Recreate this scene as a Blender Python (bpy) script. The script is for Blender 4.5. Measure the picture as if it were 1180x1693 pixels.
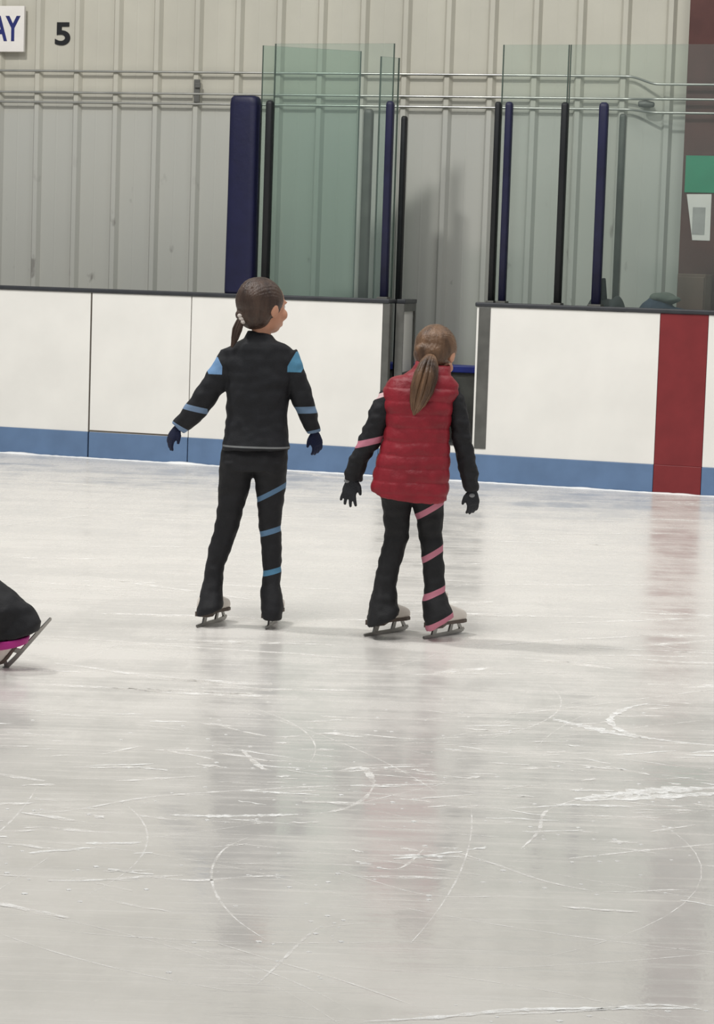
import bpy, bmesh, math, random
from mathutils import Vector, Matrix, noise
random.seed(7)
C = bpy.context.scene.collection
for o in list(bpy.data.objects): bpy.data.objects.remove(o)
scn = bpy.context.scene

# ---------------------------------------------------------------- camera
W, H, FPX = 1180, 1693, 4000.0
CAMZ = 1.23
PITCH = math.atan(380.5 / FPX); ROLL = 0.033
CP = Vector((0, 0, CAMZ))
Fv = Vector((0, math.cos(PITCH), -math.sin(PITCH)))
R0 = Vector((1, 0, 0)); U0 = Vector((0, math.sin(PITCH), math.cos(PITCH)))
Rv = R0 * math.cos(ROLL) + U0 * math.sin(ROLL)
Uv = U0 * math.cos(ROLL) - R0 * math.sin(ROLL)
cd = bpy.data.cameras.new('camera'); cam = bpy.data.objects.new('camera', cd); C.objects.link(cam)
cd.sensor_fit = 'HORIZONTAL'; cd.sensor_width = 36.0; cd.lens = FPX / W * 36.0
cd.clip_start = 0.05; cd.clip_end = 200
m = Matrix((Rv, Uv, -Fv)).transposed().to_4x4(); m.translation = CP
cam.matrix_world = m
scn.camera = cam

# ---------------------------------------------------------------- world, lamps, exposure
scn.view_settings.view_transform = 'Standard'; scn.view_settings.look = 'None'
scn.view_settings.gamma = 1.0; scn.view_settings.use_curve_mapping = False
scn.view_settings.exposure = -0.62
wd = bpy.data.worlds.new('world'); scn.world = wd; wd.use_nodes = True
bg = wd.node_tree.nodes['Background']
bg.inputs[0].default_value = (0.93, 0.96, 1.0, 1); bg.inputs[1].default_value = 0.46

def area(name, loc, target, size, power, col=(1, 0.985, 0.955)):
    l = bpy.data.lights.new(name, 'AREA'); l.shape = 'RECTANGLE'; l.size = size[0]; l.size_y = size[1]
    l.energy = power; l.color = col
    o = bpy.data.objects.new(name, l); C.objects.link(o); o.location = loc
    o.rotation_euler = (Vector(target) - Vector(loc)).to_track_quat('-Z', 'Y').to_euler()
    return o
area('arena_lamp', (-4.6, 9.6, 9.4), (0.5, 16.6, 2.6), (1.0, 0.5), 940)
area('arena_lamp', (-1.5, 5.0, 8.5), (0.0, 9.5, 0.0), (3.0, 3.0), 560)
area('arena_lamp', (4.5, 9.5, 8.5), (1.5, 13.0, 0.0), (3.0, 3.0), 330)

# ---------------------------------------------------------------- helpers
def ray(px, py):
    return (Fv + Rv * ((px - W / 2) / FPX) + Uv * ((H / 2 - py) / FPX))
def ground(px, py, z=0.0):
    d = ray(px, py); return CP + d * ((z - CAMZ) / d.z)
def at(px, py, Y):
    d = ray(px, py); return CP + d * (Y / d.y)

def lin(c):
    c /= 255.0
    return c / 12.92 if c <= 0.04045 else ((c + 0.055) / 1.055) ** 2.4
def rgb(r, g, b): return (lin(r), lin(g), lin(b), 1)

def mat(name, col, rough=0.6, metal=0.0, var=0.12, nscale=8.0, bump=0.0, bscale=60.0, spec=0.4, col2=None, stretch=None):
    """procedural: colour mottled by noise, with a noise bump"""
    m = bpy.data.materials.new(name); m.use_nodes = True
    nt = m.node_tree; p = nt.nodes['Principled BSDF']
    tc = nt.nodes.new('ShaderNodeTexCoord'); src = tc.outputs['Object']
    if stretch:
        mp = nt.nodes.new('ShaderNodeMapping'); mp.inputs['Scale'].default_value = stretch
        nt.links.new(src, mp.inputs[0]); src = mp.outputs[0]
    n = nt.nodes.new('ShaderNodeTexNoise'); n.inputs['Scale'].default_value = nscale; n.inputs['Detail'].default_value = 5
    nt.links.new(src, n.inputs['Vector'])
    r = nt.nodes.new('ShaderNodeValToRGB')
    c2 = col2 or tuple(min(1, c * (1 + var)) for c in col[:3]) + (1,)
    c1 = col if col2 else tuple(c * (1 - var) for c in col[:3]) + (1,)
    r.color_ramp.elements[0].position = 0.35; r.color_ramp.elements[0].color = c1
    r.color_ramp.elements[1].position = 0.65; r.color_ramp.elements[1].color = c2
    nt.links.new(n.outputs[0], r.inputs[0]); nt.links.new(r.outputs[0], p.inputs['Base Color'])
    p.inputs['Roughness'].default_value = rough; p.inputs['Metallic'].default_value = metal
    p.inputs['Specular IOR Level'].default_value = spec
    if bump:
        n2 = nt.nodes.new('ShaderNodeTexNoise'); n2.inputs['Scale'].default_value = bscale; n2.inputs['Detail'].default_value = 4
        nt.links.new(src, n2.inputs['Vector'])
        b = nt.nodes.new('ShaderNodeBump'); b.inputs['Strength'].default_value = bump; b.inputs['Distance'].default_value = 0.01
        nt.links.new(n2.outputs[0], b.inputs['Height']); nt.links.new(b.outputs[0], p.inputs['Normal'])
    m['ramp'] = r.name
    return m

def finish(bm, name, mats, parent=None, loc=(0, 0, 0), rotz=0.0, smooth=False, bevel=0.0, seg=2):
    bmesh.ops.recalc_face_normals(bm, faces=bm.faces)
    me = bpy.data.meshes.new(name); bm.to_mesh(me); bm.free()
    if not isinstance(mats, (list, tuple)): mats = [mats]
    for q in mats: me.materials.append(q)
    if smooth:
        for f in me.polygons: f.use_smooth = True
    o = bpy.data.objects.new(name, me); C.objects.link(o)
    o.location = loc; o.rotation_euler = (0, 0, rotz)
    if parent: o.parent = parent
    if bevel:
        b = o.modifiers.new('bevel', 'BEVEL'); b.width = bevel; b.segments = seg; b.limit_method = 'ANGLE'
    return o

def box(bm, x0, x1, y0, y1, z0, z1, mi=0):
    vs = [bm.verts.new((x, y, z)) for x in (x0, x1) for y in (y0, y1) for z in (z0, z1)]
    for q in ((0, 1, 3, 2), (4, 6, 7, 5), (0, 4, 5, 1), (2, 3, 7, 6), (0, 2, 6, 4), (1, 5, 7, 3)):
        f = bm.faces.new([vs[i] for i in q]); f.material_index = mi

def loft(bm, rings, caps=True, smooth=True):
    """rings: list of lists of Vectors, same length"""
    vr = [[bm.verts.new(p) for p in r] for r in rings]
    n = len(vr[0])
    for a, b in zip(vr[:-1], vr[1:]):
        for i in range(n):
            bm.faces.new((a[i], a[(i + 1) % n], b[(i + 1) % n], b[i]))
    if caps:
        bm.faces.new(vr[0]); bm.faces.new(list(reversed(vr[-1])))

def ellring(c, a, b, n=20, p=1.0):
    out = []
    for i in range(n):
        t = 2 * math.pi * i / n
        ct, st = math.cos(t), math.sin(t)
        if p != 1.0:
            ct = math.copysign(abs(ct) ** p, ct); st = math.copysign(abs(st) ** p, st)
        out.append(c + a * ct + b * st)
    return out

def tube(bm, pts, radii, n=12, ref=Vector((0, 1, 0)), flat=1.0, round_ends=True):
    """round tube along pts; flat scales the radius along ref"""
    pts = [Vector(p) for p in pts]; rings = []
    if not isinstance(radii, (list, tuple)): radii = [radii] * len(pts)
    tans = []
    for i in range(len(pts)):
        tans.append((pts[min(i + 1, len(pts) - 1)] - pts[max(i - 1, 0)]).normalized())
    def ring(p, t, r):
        a = ref.cross(t)
        if a.length < 1e-3: a = Vector((1, 0, 0)).cross(t)
        a.normalize(); b = t.cross(a).normalized()
        return ellring(p, a * r, b * r * flat, n)
    if round_ends:
        for k in (0.25, 0.75): rings.append(ring(pts[0] - tans[0] * radii[0] * (1 - k) * 0.8, tans[0], radii[0] * math.sqrt(1 - (1 - k) ** 2)))
    for p, t, r in zip(pts, tans, radii): rings.append(ring(p, t, r))
    if round_ends:
        for k in (0.75, 0.25): rings.append(ring(pts[-1] + tans[-1] * radii[-1] * (1 - k) * 0.8, tans[-1], radii[-1] * math.sqrt(1 - (1 - k) ** 2)))
    loft(bm, rings)

def ellipsoid(bm, c, r, rot=None, n=24):
    c = Vector(c)
    g = bmesh.ops.create_uvsphere(bm, u_segments=n, v_segments=n // 2, radius=1.0)
    for v in g['verts']:
        q = Vector((v.co.x * r[0], v.co.y * r[1], v.co.z * r[2]))
        if rot: q = rot @ q
        v.co = q + c

def remeshed(bm, voxel, smooth_it=4, disp=None):
    """fuse everything in bm into ONE continuous skin, return a fresh bmesh"""
    bmesh.ops.recalc_face_normals(bm, faces=bm.faces)
    me = bpy.data.meshes.new('tmp'); bm.to_mesh(me); bm.free()
    o = bpy.data.objects.new('tmp', me); C.objects.link(o)
    r = o.modifiers.new('r', 'REMESH'); r.mode = 'VOXEL'; r.voxel_size = voxel
    s = o.modifiers.new('s', 'SMOOTH'); s.iterations = smooth_it; s.factor = 0.5
    dg = bpy.context.evaluated_depsgraph_get(); dg.update()
    me2 = bpy.data.meshes.new_from_object(o.evaluated_get(dg))
    bpy.data.objects.remove(o)
    out = bmesh.new(); out.from_mesh(me2); bpy.data.meshes.remove(me2)
    if disp:
        out.normal_update()
        ds = [(v, disp(v.co, v.normal)) for v in out.verts]
        nn = [v.normal.copy() for v in out.verts]
        for (v, d), n_ in zip(ds, nn): v.co += n_ * d
    return out

def empty(name, loc, rotz=0.0, label=None, cat=None, group=None):
    o = bpy.data.objects.new(name, None); C.objects.link(o); o.location = loc; o.rotation_euler = (0, 0, rotz)
    o.empty_display_size = 0.1
    tag(o, label, cat, group); return o
def tag(o, label=None, cat=None, group=None, kind=None):
    if label: o['label'] = label
    if cat: o['category'] = cat
    if group: o['group'] = group
    if kind: o['kind'] = kind
    return o

class Frame:
    """a vertical plane: s runs along it to the right, n points away from the camera"""
    def __init__(self, A, B):
        self.O = Vector((A.x, A.y, 0)); d = Vector((B.x - A.x, B.y - A.y, 0)); self.u = d.normalized()
        self.n = Vector((-self.u.y, self.u.x, 0)); self.ang = math.atan2(self.u.y, self.u.x)
    def sz(self, px, py, n=0.0):
        d = ray(px, py); O = self.O + self.n * n
        t = (O - CP).dot(self.n) / d.dot(self.n); P = CP + d * t
        return (P - self.O).dot(self.u), P.z
    def w(self, s, n, z): return self.O + self.u * s + self.n * n + Vector((0, 0, z))

# ---------------------------------------------------------------- materials
M = {}
M['wall'] = mat('cream_painted_metal', rgb(187, 184, 171), rough=0.42, var=0.05, nscale=2.0, spec=0.4)
M['board'] = mat('white_dasher_plastic', rgb(237, 235, 229), rough=0.38, var=0.03, nscale=3.0, bump=0.02, bscale=14)
M['kick'] = mat('blue_kick_plastic', rgb(98, 124, 158), rough=0.4, var=0.08, nscale=6)
M['red'] = mat('red_dasher_plastic', rgb(124, 42, 45), rough=0.42, var=0.08, nscale=7)
M['cap'] = mat('dark_cap_rail', rgb(52, 54, 58), rough=0.5, var=0.15)
M['steel'] = mat('grey_galvanised_steel', rgb(150, 150, 145), rough=0.45, metal=0.35, var=0.12, nscale=12)
M['dsteel'] = mat('dark_grey_steel', rgb(98, 98, 94), rough=0.5, metal=0.3, var=0.15)
M['pipe'] = mat('galvanised_pipe', rgb(176, 176, 170), rough=0.3, metal=0.75, var=0.1)
M['blackpost'] = mat('black_post_padding', rgb(20, 23, 26), rough=0.55, var=0.2)
M['navypost'] = mat('navy_post_padding', rgb(24, 26, 58), rough=0.5, var=0.2)
M['bluepad'] = mat('royal_blue_vinyl_pad', rgb(18, 20, 54), rough=0.5, var=0.12, nscale=10, bump=0.15, bscale=30)
M['seam'] = mat('dark_seam', rgb(90, 84, 76), rough=0.8)
M['brown'] = mat('brown_primer_steel', rgb(84, 52, 48), rough=0.65, var=0.18, nscale=4)
M['brown2'] = mat('brown_board', rgb(112, 90, 80), rough=0.7, var=0.12, nscale=5)
M['rubber'] = mat('dark_rubber_floor', rgb(70, 70, 70), rough=0.8, bump=0.2)
M['green'] = mat('green_sign_face', rgb(46, 138, 104), rough=0.5, var=0.06)
M['paper'] = mat('white_paper', rgb(226, 222, 216), rough=0.7, var=0.03)
M['ink'] = mat('grey_print', rgb(168, 166, 163), rough=0.7)
M['navyink'] = mat('navy_lettering', rgb(34, 42, 104), rough=0.5)
M['blackink'] = mat('black_lettering', rgb(22, 24, 26), rough=0.5)
M['bag'] = mat('dark_grey_bag_cloth', rgb(62, 64, 66), rough=0.8, bump=0.3)
M['bag2'] = mat('blue_grey_bag_cloth', rgb(62, 74, 94), rough=0.8, bump=0.3)
M['bag3'] = mat('grey_green_cloth', rgb(112, 118, 110), rough=0.85, bump=0.3)
M['bench'] = mat('blue_bench_board', rgb(44, 56, 140), rough=0.45)
M['skin'] = mat('skin', rgb(206, 152, 124), rough=0.5, var=0.04, nscale=20, spec=0.35)
M['hair1'] = mat('dark_brown_hair', rgb(50, 38, 33), rough=0.42, col2=rgb(84, 66, 56), nscale=26, stretch=(1, 1, .22), bump=0.5, bscale=110)
M['hair2'] = mat('light_brown_hair', rgb(66, 48, 36), rough=0.42, col2=rgb(128, 98, 74), nscale=26, stretch=(1, 1, .2), bump=0.5, bscale=110)
M['tie'] = mat('white_scrunchie', rgb(222, 212, 204), rough=0.8, bump=0.5)
M['tie2'] = mat('brown_hair_tie', rgb(60, 44, 38), rough=0.8)
M['black'] = mat('black_stretch_fabric', rgb(28, 28, 31), rough=0.72, var=0.18, nscale=30, bump=0.2, bscale=300)
M['glove1'] = mat('navy_knit_glove', rgb(22, 30, 60), rough=0.85, bump=0.4, bscale=250)
M['glove2'] = mat('black_knit_glove', rgb(48, 50, 54), rough=0.85, bump=0.4, bscale=250)
M['gpatch'] = mat('grey_glove_print', rgb(140, 142, 144), rough=0.8)
M['vest'] = mat('red_quilted_nylon', rgb(140, 32, 44), rough=0.5, var=0.14, nscale=14, bump=0.35, bscale=45)
M['boot'] = mat('white_leather', rgb(226, 218, 208), rough=0.4, var=0.05)
M['sole'] = mat('dark_sole', rgb(96, 84, 76), rough=0.6)
M['blade'] = mat('steel_blade', rgb(150, 148, 144), rough=0.3, metal=0.85, var=0.15)
M['magenta'] = mat('magenta_trim', rgb(176, 44, 130), rough=0.6)
M['eye'] = mat('eye_white', rgb(235, 232, 228), rough=0.2)
M['hemline'] = mat('grey_piping', rgb(120, 122, 122), rough=0.7)

def glass_mat(name, tint, alpha):
    m = bpy.data.materials.new(name); m.use_nodes = True; nt = m.node_tree; nt.nodes.clear()
    out = nt.nodes.new('ShaderNodeOutputMaterial')
    tr = nt.nodes.new('ShaderNodeBsdfTransparent'); tr.inputs[0].default_value = tint
    gl = nt.nodes.new('ShaderNodeBsdfGlossy'); gl.inputs['Roughness'].default_value = 0.08
    df = nt.nodes.new('ShaderNodeBsdfDiffuse'); df.inputs[0].default_value = (0.42, 0.5, 0.48, 1)
    n = nt.nodes.new('ShaderNodeTexNoise'); n.inputs['Scale'].default_value = 3.0
    tc = nt.nodes.new('ShaderNodeTexCoord'); nt.links.new(tc.outputs['Object'], n.inputs['Vector'])
    mr = nt.nodes.new('ShaderNodeMapRange'); mr.inputs['To Min'].default_value = alpha * 0.7; mr.inputs['To Max'].default_value = alpha * 1.3
    nt.links.new(n.outputs[0], mr.inputs[0])
    mx = nt.nodes.new('ShaderNodeMixShader'); mx2 = nt.nodes.new('ShaderNodeMixShader')
    fr = nt.nodes.new('ShaderNodeFresnel'); fr.inputs[0].default_value = 1.22
    nt.links.new(mr.outputs[0], mx.inputs[0]); nt.links.new(tr.outputs[0], mx.inputs[1]); nt.links.new(df.outputs[0], mx.inputs[2])
    nt.links.new(fr.outputs[0], mx2.inputs[0]); nt.links.new(mx.outputs[0], mx2.inputs[1]); nt.links.new(gl.outputs[0], mx2.inputs[2])
    nt.links.new(mx2.outputs[0], out.inputs[0]); return m
M['glass'] = glass_mat('scratched_rink_glass', (0.90, 0.935, 0.92, 1), 0.06)
M['glassg'] = glass_mat('green_tinted_rink_glass', (0.84, 0.91, 0.875, 1), 0.09)
M['edge'] = mat('dark_green_glass_edge', rgb(74, 88, 80), rough=0.3)

def striped(name, base, stripes):
    """fabric with sewn-on coloured bands; stripe = (point, normal, half width, box centre, box half size, colour), object space"""
    m = mat(name, base, rough=0.72, var=0.18, nscale=30, bump=0.2, bscale=300)
    nt = m.node_tree; p = nt.nodes['Principled BSDF']; last = nt.nodes[m['ramp']].outputs[0]
    geo = nt.nodes.new('ShaderNodeTexCoord').outputs['Object']
    def vm(op, a, b=None):
        n = nt.nodes.new('ShaderNodeVectorMath'); n.operation = op
        nt.links.new(a, n.inputs[0])
        if b is not None: n.inputs[1].default_value = b
        return n
    def ma(op, a, b):
        n = nt.nodes.new('ShaderNodeMath'); n.operation = op
        for i, q in enumerate((a, b)):
            if isinstance(q, (int, float)): n.inputs[i].default_value = q
            else: nt.links.new(q, n.inputs[i])
        return n.outputs[0]
    for (pt, nrm, hw, bc, bh, col) in stripes:
        d = vm('DOT_PRODUCT', vm('SUBTRACT', geo, pt).outputs[0], nrm).outputs['Value']
        mask = ma('LESS_THAN', ma('ABSOLUTE', d, 0.0), hw)
        q = vm('ABSOLUTE', vm('SUBTRACT', geo, bc).outputs[0]).outputs[0]
        sp = nt.nodes.new('ShaderNodeSeparateXYZ'); nt.links.new(q, sp.inputs[0])
        for k in range(3): mask = ma('MULTIPLY', mask, ma('LESS_THAN', sp.outputs[k], bh[k]))
        mx = nt.nodes.new('ShaderNodeMix'); mx.data_type = 'RGBA'
        nt.links.new(mask, mx.inputs[0]); nt.links.new(last, mx.inputs[6]); mx.inputs[7].default_value = col
        last = mx.outputs[2]
    nt.links.new(last, p.inputs['Base Color']); return m

# ================================================================ STRUCTURE
BF = Frame(ground(0, 748.5), ground(1180, 821.5))      # rink-side face of the boards
BH = 1.10; KH = 0.176
# back wall: choose its distance so that 12-inch ribs fall where they stand
tW = -0.30
def wall_frame(y0):
    A = Vector((-3, y0 - 3 * tW, 0)); B = Vector((3, y0 + 3 * tW, 0)); return Frame(A, B)
wf = wall_frame(17.0)
k = 4.572 / (wf.sz(1109, 60)[0] - wf.sz(66, 60)[0])
WF = wall_frame(17.0 * k)
RIB0 = WF.sz(66, 60)[0]
print('board depth', BF.w(0, 0, 0), BF.ang, 'wall', 17.0 * k, 'gap', (WF.w(3, 0, 0) - BF.O).dot(BF.n))

# --- ice
def ice_mat():
    m = bpy.data.materials.new('skated_ice'); m.use_nodes = True; nt = m.node_tree; p = nt.nodes['Principled BSDF']
    tc = nt.nodes.new('ShaderNodeTexCoord'); pos = tc.outputs['Object']
    def nz(scale, detail=6, rough=0.6, st=(1, 1, 1), rot=0.0):
        mp = nt.nodes.new('ShaderNodeMapping'); mp.inputs['Scale'].default_value = st; mp.inputs['Rotation'].default_value = (0, 0, rot)
        nt.links.new(pos, mp.inputs[0])
        n = nt.nodes.new('ShaderNodeTexNoise'); n.inputs['Scale'].default_value = scale; n.inputs['Detail'].default_value = detail; n.inputs['Roughness'].default_value = rough
        nt.links.new(mp.outputs[0], n.inputs['Vector']); return n.outputs[0]
    def ma(op, a, b, cl=False):
        n = nt.nodes.new('ShaderNodeMath'); n.operation = op; n.use_clamp = cl
        for i, q in enumerate((a, b)):
            if isinstance(q, (int, float)): n.inputs[i].default_value = q
            else: nt.links.new(q, n.inputs[i])
        return n.outputs[0]
    def mr(a, f0, f1, t0, t1):
        n = nt.nodes.new('ShaderNodeMapRange'); n.interpolation_type = 'SMOOTHSTEP'
        nt.links.new(a, n.inputs[0])
        for i, q in enumerate((f0, f1, t0, t1)): n.inputs[1 + i].default_value = q
        return n.outputs[0]
    sp = nt.nodes.new('ShaderNodeSeparateXYZ'); nt.links.new(pos, sp.inputs[0])
    # worn, frosty band where people skate most; wetter and clearer towards the camera
    band = mr(sp.outputs[1], 4.8, 8.0, 0.0, 1.0)
    broad = mr(nz(0.9, 4), 0.35, 0.65, 0.0, 1.0)
    mid = mr(nz(3.2, 8, 0.7, (1, 0.45, 1)), 0.38, 0.62, 0.0, 1.0)
    scr1 = mr(nz(5.0, 6, 0.65, (0.35, 6, 1), 0.25), 0.52, 0.66, 0.0, 1.0)
    scr2 = mr(nz(5.0, 6, 0.65, (0.3, 7, 1), -0.45), 0.54, 0.66, 0.0, 1.0)
    lay = mr(nz(1.5, 7, 0.7, (0.5, 2.6, 1), 0.05), 0.42, 0.60, 0.0, 1.0)
    fine = mr(nz(38, 3), 0.60, 0.74, 0.0, 1.0)
    fr = ma('ADD', ma('MULTIPLY', band, 0.42), ma('MULTIPLY', broad, 0.12)); fr = ma('ADD', fr, ma('MULTIPLY', lay, 0.24))
    fr = ma('ADD', fr, ma('MULTIPLY', mid, 0.26))
    fr = ma('ADD', fr, ma('MULTIPLY', ma('MAXIMUM', scr1, scr2), 0.22))
    frost = ma('ADD', fr, ma('MULTIPLY', fine, 0.12), True)
    mx = nt.nodes.new('ShaderNodeMix'); mx.data_type = 'RGBA'
    nt.links.new(frost, mx.inputs[0]); mx.inputs[6].default_value = rgb(204, 201, 196); mx.inputs[7].default_value = rgb(233, 229, 223)
    nt.links.new(mx.outputs[2], p.inputs['Base Color'])
    nt.links.new(mr(frost, 0.1, 1.0, 0.06, 0.29), p.inputs['Roughness'])
    nt.links.new(mr(frost, 0.2, 1.0, 0.95, 0.5), p.inputs['Specular IOR Level'])
    p.inputs['IOR'].default_value = 1.45
    b = nt.nodes.new('ShaderNodeBump'); b.inputs['Strength'].default_value = 0.12; b.inputs['Distance'].default_value = 0.004
    h = ma('ADD', ma('ADD', nz(6, 6), ma('MULTIPLY', ma('MAXIMUM', scr1, scr2), 0.3)), ma('MULTIPLY', nz(60, 2), 0.25))
    nt.links.new(h, b.inputs['Height']); nt.links.new(b.outputs[0], p.inputs['Normal'])
    return m
M['ice'] = ice_mat()
M['snow'] = mat('scraped_snow', rgb(253, 252, 249), rough=0.8, var=0.03, spec=0.2)
M['scratch'] = mat('faint_blade_scratch', rgb(248, 246, 242), rough=0.7, var=0.05, spec=0.2)

def flaky(m, lo, hi, sc):
    nt = m.node_tree; p = nt.nodes['Principled BSDF']; tc = nt.nodes.new('ShaderNodeTexCoord')
    n = nt.nodes.new('ShaderNodeTexNoise'); n.inputs['Scale'].default_value = sc; n.inputs['Detail'].default_value = 6; n.inputs['Roughness'].default_value = .75
    nt.links.new(tc.outputs['Object'], n.inputs['Vector'])
    q = nt.nodes.new('ShaderNodeMapRange'); nt.links.new(n.outputs[0], q.inputs[0])
    for i, v in enumerate((.42, .62, lo, hi)): q.inputs[1 + i].default_value = v
    nt.links.new(q.outputs[0], p.inputs['Alpha'])
flaky(M['snow'], .35, 1.0, 26); M['snowbank'] = mat('snow_ridge', rgb(253, 252, 249), rough=0.8, var=0.03, spec=0.2); flaky(M['scratch'], .1, .9, 16)

def ribbon(bm, pts, w0, z, mi, taper=True, jag=0.0):
    """flat mark on the ice along ground points"""
    n = len(pts); prev = None
    for i, p in enumerate(pts):
        t = (pts[min(i + 1, n - 1)] - pts[max(i - 1, 0)]); t.z = 0
        if t.length < 1e-6: continue
        t.normalize(); s = Vector((-t.y, t.x, 0))
        ww = w0 * (math.sin(math.pi * (i + 0.3) / (n - 0.4)) ** 0.5 if taper else 1) * (1 + jag * (random.random() - 0.5) * 2)
        a = bm.verts.new((p.x + s.x * ww, p.y + s.y * ww, z)); b = bm.verts.new((p.x - s.x * ww, p.y - s.y * ww, z))
        if prev:
            f = bm.faces.new((prev[0], a, b, prev[1])); f.material_index = mi
        prev = (a, b)
def spline(P, k=10):
    out = []
    for i in range(len(P) - 1):
        p0 = P[max(i - 1, 0)]; p1 = P[i]; p2 = P[i + 1]; p3 = P[min(i + 2, len(P) - 1)]
        for j in range(k):
            t = j / k
            out.append(0.5 * ((2 * p1) + (p2 - p0) * t + (2 * p0 - 5 * p1 + 4 * p2 - p3) * t * t + (3 * p1 - p0 - 3 * p2 + p3) * t ** 3))
    out.append(P[-1]); return out
bm = bmesh.new()
# ice sheet, ends under the board face
a, b = BF.w(-9, 0.02, 0), BF.w(12, 0.02, 0)
vs = [bm.verts.new(v) for v in (a, b, Vector((b.x, -3, 0)), Vector((a.x, -3, 0)))]
bm.faces.new(vs)
marks = [  # pixel course of the marks seen in the ice, half width (m), material
    ([(1075, 1163), (1035, 1172), (1008, 1192), (1040, 1214), (1110, 1226), (1190, 1234)], .012, 1),
    ([(915, 1190), (960, 1200), (1010, 1212), (1060, 1220)], .022, 1),
    ([(930, 1198), (985, 1196), (1008, 1192)], .008, 2),
    ([(950, 1322), (1040, 1312), (1110, 1306), (1190, 1303)], .03, 1),
    ([(960, 1324), (1080, 1318), (1190, 1312)], .022, 1),
    ([(280, 1348), (350, 1350), (430, 1349), (500, 1347)], .012, 1),
    ([(500, 1347), (560, 1340), (600, 1322), (618, 1300)], .005, 2),
    ([(40, 1345), (120, 1340), (250, 1318), (420, 1306), (600, 1298), (770, 1296)], .006, 2),
    ([(410, 1385), (370, 1405), (350, 1440), (358, 1480), (390, 1520), (440, 1555)], .0028, 2),
    ([(230, 1448), (320, 1456), (410, 1450), (490, 1448)], .007, 2),
    ([(0, 1447), (60, 1450)], .004, 2),
    ([(425, 1628), (460, 1595), (500, 1555), (525, 1535)], .003, 2),
    ([(525, 1535), (570, 1529), (610, 1527)], .002, 2),
    ([(360, 1560), (450, 1588), (560, 1620), (690, 1665)], .0025, 2),
    ([(560, 1440), (620, 1458), (680, 1475), (740, 1483), (850, 1482)], .0035, 2),
    ([(750, 1408), (820, 1430), (900, 1457), (980, 1474)], .0042, 2),
    ([(525, 1428), (600, 1432), (660, 1436), (700, 1405)], .0045, 2),
    ([(860, 1405), (890, 1375), (905, 1340), (980, 1315)], .004, 2),
    ([(600, 1690), (720, 1683), (850, 1671), (1000, 1668), (1150, 1668)], .008, 1),
    ([(820, 1678), (960, 1672), (1080, 1662), (1160, 1670)], .006, 1),
    ([(400, 1240), (430, 1268), (450, 1275)], .008, 2),
    ([(345, 1195), (450, 1218), (560, 1212), (700, 1222), (870, 1210)], .007, 2),
    ([(560, 1275), (600, 1270), (618, 1296)], .01, 2),
    ([(940, 1420), (1050, 1408), (1190, 1395)], .006, 2),
    ([(700, 1175), (850, 1180), (1180, 1140)], .006, 2),
    ([(960, 1375), (990, 1377)], .008, 2),
    ([(0, 795), (120, 800), (280, 812)], .03, 2), ([(480, 778), (560, 790), (700, 801)], .05, 2),
    ([(0, 870), (200, 850), (500, 862)], .01, 2), ([(950, 1005), (1080, 1010), (1190, 1020)], .008, 2),
]
for P, w_, mi in marks:
    ribbon(bm, spline([ground(*q) for q in P], 14), w_, 0.0012 if mi == 1 else 0.0008, mi, True, 0.55 if mi == 1 else 0.35)
for i in range(170):   # short flakes of shaved snow, lying mostly across the view
    py_ = random.triangular(1140, 1520, 1270); g = ground(random.uniform(-60, 1240), py_); th = random.gauss(0, .35); L = random.uniform(.03, .22)
    ribbon(bm, [g + Vector((math.cos(th) * L * j / 6, math.sin(th) * L * j / 6 + .01 * random.random(), 0)) for j in range(7)], random.uniform(.003, .011), .0010, random.choice((1, 2, 2)), True, .6)
for i in range(60):    # paler worn streaks further off
    py_ = random.uniform(830, 1140); g = ground(random.uniform(-60, 1240), py_); th = random.gauss(0, .3); L = random.uniform(.2, 1.0)
    ribbon(bm, [g + Vector((math.cos(th) * L * j / 6, math.sin(th) * L * j / 6 + .03 * random.random(), 0)) for j in range(7)], random.uniform(.006, .03), .0007, 2, True, .5)
for i in range(150):   # the finer net of old blade scratches
    Y = random.uniform(3.8, 14.5); X = random.uniform(-0.19, 0.19) * Y
    th = random.gauss(0.0, 0.7); L = random.uniform(0.3, 1.6); cv = random.uniform(-1.1, 1.1)
    P = []
    for j in range(14):
        P.append(Vector((X, Y, 0))); X += math.cos(th) * L / 13; Y += math.sin(th) * L / 13; th += cv * L / 13
    ribbon(bm, P, random.uniform(.0008, .0026), 0.0005, 2, True, 0.3)
for i in range(260):   # crumbs of scraped snow lying on the ice
    q = random.choice(marks); P = q[0][random.randrange(len(q[0]))]
    g = ground(P[0] + random.gauss(0, 60), P[1] + random.gauss(0, 12)) if random.random() < .7 else ground(random.uniform(0, 1180), random.uniform(1150, 1500))
    if g.y < 3.6 or g.y > 8.6: continue
    r = random.uniform(.0015, .0048)
    g_ = bmesh.ops.create_icosphere(bm, subdivisions=1, radius=r)
    for v in g_['verts']: v.co = Vector((v.co.x * 1.6, v.co.y * 1.4, max(0.0002, v.co.z * .6))) + Vector((g.x, g.y, 0))
    for v in g_['verts']:
        for f in v.link_faces: f.material_index = 1
ice = finish(bm, 'floor', [M['ice'], M['snow'], M['scratch']]); tag(ice, 'skated white ice of the rink', kind='structure')

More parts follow.
